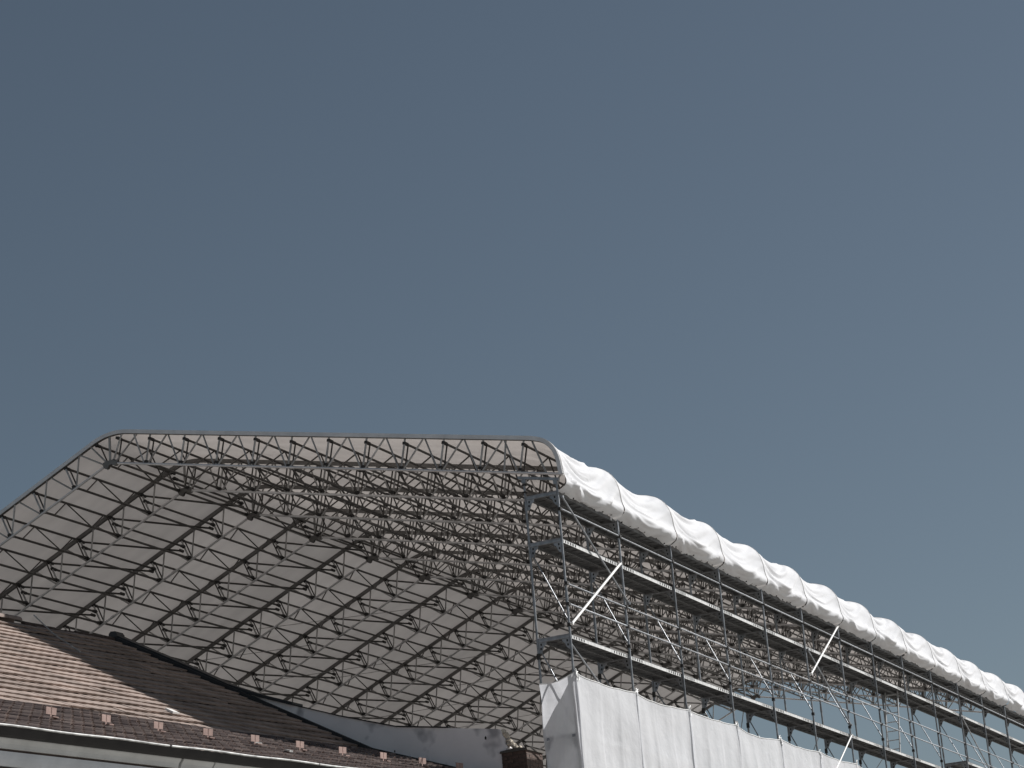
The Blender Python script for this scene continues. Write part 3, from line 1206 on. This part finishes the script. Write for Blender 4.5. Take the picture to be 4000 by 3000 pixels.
for i in range(13):
    t_ = 1.02 + i * 1.255
    p = SP(sg_sec, t_) + n * 0.05
    zz = (Vector((0, 0, 1)) * 0.75 + n * 0.25).normalized()
    xx = ex
    yy = zz.cross(xx)
    if yy.dot(dn) < 0:
        xx = -xx
        yy = zz.cross(xx)
    tilt = Matrix.Rotation(rng.normal(0, 0.03), 4, 'Y') @ Matrix.Rotation(rng.normal(0, 0.05), 4, 'Z')
    mt = Matrix(((xx.x, yy.x, zz.x, p.x), (xx.y, yy.y, zz.y, p.y), (xx.z, yy.z, zz.z, p.z), (0, 0, 0, 1))) @ tilt @ Matrix.Scale(0.9, 4)
    s_ = link('snow_guard', me_st, NH, NT @ mt)
    link('plate', me_p1, s_)
    link('plate', me_p2, s_)

# ------------------------------------------------------------------ fire wall between the two houses
FW = thing('fire_wall', 'grey plastered fire wall with stains rising above the tiled roof', 'wall', (-6, 0, GROUND))
FT = T((6, 0, -GROUND))
top = [(-17.5, -1.75), (-11.0, 1.70), (-9.03, 0.66), (-8.07, 0.13), (-7.3, -0.20), (-6.5, -0.49), (-5.4, -0.88), (-4.09, -1.29), (-2.9, -1.48), (-1.80, -1.655)]
brk = [(-1.72, -1.70), (-1.70, -1.80), (-1.66, -1.86), (-1.65, -1.97), (-1.60, -2.05), (-1.62, -2.08), (-1.62, GROUND)]
wm = MB()
wm.prism_y([(-17.5, GROUND)] + top + brk, 0.0, 0.32)
link('wall_face', wm.mesh('wall_face', M['plaster']), FW, FT)
for (xa, za), (xb, zb) in zip(top[1:-2], top[2:-1]):
    nseg = 2 if abs(xb - xa) > 1.3 else 1
    for q_ in range(nseg):
        f0, f1 = q_ / nseg, (q_ + 1) / nseg
        x0, z0, x1, z1 = xa + (xb - xa) * f0, za + (zb - za) * f0, xa + (xb - xa) * f1 - 0.008, za + (zb - za) * f1
        thick = 0.075 if xb < -6.4 else 0.028
        ov = 0.07 if xb < -6.4 else 0.03
        cpm = MB()
        cpm.prism_y([(x0, z0 + 0.003), (x1, z1 + 0.003), (x1, z1 + thick), (x0, z0 + thick)], -ov, 0.36)
        link('coping_sheet', cpm.mesh('coping_sheet', M['coping']), FW, FT)
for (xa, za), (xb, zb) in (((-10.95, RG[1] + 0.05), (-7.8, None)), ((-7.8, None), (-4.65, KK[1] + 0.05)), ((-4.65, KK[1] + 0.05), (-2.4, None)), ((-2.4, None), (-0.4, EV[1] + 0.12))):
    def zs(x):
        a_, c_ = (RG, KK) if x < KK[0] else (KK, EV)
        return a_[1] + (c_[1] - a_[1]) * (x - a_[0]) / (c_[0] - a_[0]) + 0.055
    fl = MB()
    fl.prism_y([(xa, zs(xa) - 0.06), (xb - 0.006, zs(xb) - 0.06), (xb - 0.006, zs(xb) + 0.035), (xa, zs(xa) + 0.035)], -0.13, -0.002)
    link('junction_shade_strip', fl.mesh('junction_shade_strip', M['coping']), FW, FT)  # dark strip added as the shadow line where tiles meet the wall
cb = MB()
cb.prism_y([(-11.12, 1.60), (-10.93, 1.60), (-10.90, 1.76), (-10.95, 1.83), (-11.07, 1.84), (-11.12, 1.79)], -0.10, 0.20)
link('coping_end', cb.mesh('coping_end', M['coping']), FW, FT)
for x, z, r_ in ((-2.07, -1.80, 0.03), (-4.17, -1.78, 0.02)):
    link('wall_hole', MB().prism_y([(x - r_ * 0.6, z - r_), (x + r_ * 0.6, z - r_ * 1.3), (x + r_ * 0.8, z + r_ * 0.4), (x, z + r_ * 1.4), (x - r_ * 0.7, z + r_ * 0.3)], -0.003, 0.01).mesh('wall_hole', M['slot']), FW, FT)

# brick pier beside the fire wall
BP = thing('brick_pier', 'dark brick pier beside the broken end of the fire wall', 'pier', (-1.45, 0.35, GROUND))
BT = T((1.45, -0.35, -GROUND))
core = MB()
core.box((-1.725, -0.015, GROUND), (-1.175, 0.725, -2.165))
link('mortar_core', core.mesh('mortar_core', M['mortar']), BP, BT)
bk = {}


def brick_me(w_, d_, h_):
    key = (round(w_, 3), round(d_, 3))
    if key not in bk:
        bk[key] = MB().box((-w_ / 2, -d_ / 2, 0), (w_ / 2, d_ / 2, h_)).mesh('brick', M['brick'])
    return bk[key]


for r_ in range(13):
    z = -2.235 - r_ * 0.077
    off = 0.125 if r_ % 2 else 0.0
    x = -1.732
    while x < -1.17:
        wd = min(0.25 if not (x < -1.73 and off) else 0.125, -1.168 - x)
        if wd > 0.04:
            link('brick', brick_me(wd - 0.012, 0.12, 0.065), BP, BT @ T((x + wd / 2, 0.035 + rng.uniform(-0.006, 0.004), z)) @ Matrix.Rotation(rng.normal(0, 0.01), 4, 'Z'))
        x += wd
    y = 0.105
    while y < 0.72:
        wd = min(0.25 if not (y < 0.11 and off) else 0.125, 0.735 - y)
        if wd > 0.04:
            link('brick', brick_me(0.12, wd - 0.012, 0.065), BP, BT @ T((-1.232 + rng.uniform(-0.004, 0.006), y + wd / 2, z)))
        y += wd
slab = MB()
slab.prism_y([(-1.76, -2.168), (-1.14, -2.168), (-1.15, -2.12), (-1.45, -2.10), (-1.75, -2.13)], -0.05, 0.76)
link('cap_slab', slab.mesh('cap_slab', M['mortar']), BP, BT)

# broken masonry on the wall end
chunks = [(-1.70, -1.72, 0.07), (-1.64, -1.80, 0.075), (-1.60, -1.90, 0.06), (-1.56, -1.97, 0.085), (-1.50, -2.03, 0.06), (-1.44, -2.07, 0.05), (-1.36, -2.08, 0.04)]
CL = ['pale broken stone at the top of the fire wall end', 'pale block of broken masonry just below the wall top', 'small pale stone halfway down the broken wall end', 'large pale stone low on the broken wall end',
      'pale stone at the foot of the broken wall end', 'small rubble stone lying on the brick pier', 'smallest rubble stone at the outer side of the brick pier']
for (x, z, r_), lb in zip(chunks, CL):
    m = MB()
    pts = []
    for i in range(4):
        for j in range(6):
            a_ = 2 * PI * j / 6
            rr = r_ * math.sin(PI * (i + 0.6) / 4.2) * rng.uniform(0.7, 1.25)
            pts.append((x + rr * math.cos(a_), 0.10 + rr * 1.2 * math.sin(a_), z + r_ * 0.8 * (i / 1.5 - 1) + rng.uniform(-0.01, 0.01)))
    m.add(pts, [(i * 6 + j, i * 6 + (j + 1) % 6, (i + 1) * 6 + (j + 1) % 6, (i + 1) * 6 + j) for i in range(3) for j in range(6)] + [tuple(range(5, -1, -1)), tuple(range(18, 24))])
    tag(link('rubble_stone', m.mesh('rubble_stone', M['rubble'])), lb, 'stone', 'rubble on the broken wall end')

# bits lying on the tiles
d1, n1, ex1 = seg_frame(RG, KK)


def on_slope(a, c, xs, t_, h):
    z = a[1] + (c[1] - a[1]) * (xs - a[0]) / (c[0] - a[0])
    return SP((xs, z), t_) + seg_frame(a, c)[1] * h


p = on_slope(RG, KK, -5.35, 5.35, 0.075)
tag(link('scrap', MB().box((-0.10, -0.11, -0.02), (0.10, 0.11, 0.02)).mesh('scrap', M['white_tube']), None, T(p) @ Matrix.Rotation(0.5, 4, 'Y')), 'small white scrap lying on the tiles at the shadow edge', 'scrap')
wp = [on_slope(RG, KK, -10.7, 3.0, 0.30), on_slope(RG, KK, -9.9, 3.25, 0.14), on_slope(RG, KK, -8.9, 3.65, 0.10)]
tag(link('roof_wire', MB().pipe(wp, 0.014, 6).mesh('roof_wire', M['zinc'])), 'thin grey wire running down the tiles from the ridge', 'wire')
for i, (xs, t_, lb) in enumerate(((-2.35, 6.9, 'short pale batten lying among the snow guards'), (-1.55, 7.1, 'pale broken batten near the gutter'))):
    p = on_slope(KK, EV, xs, t_, 0.085)
    tag(link('batten', MB().box((-0.05, -0.11, -0.015), (0.05, 0.11, 0.015)).mesh('batten', M['zinc']), None, T(p) @ Matrix.Rotation(0.33, 4, 'Y') @ Matrix.Rotation(0.3 * i, 4, 'Z')), lb, 'batten')
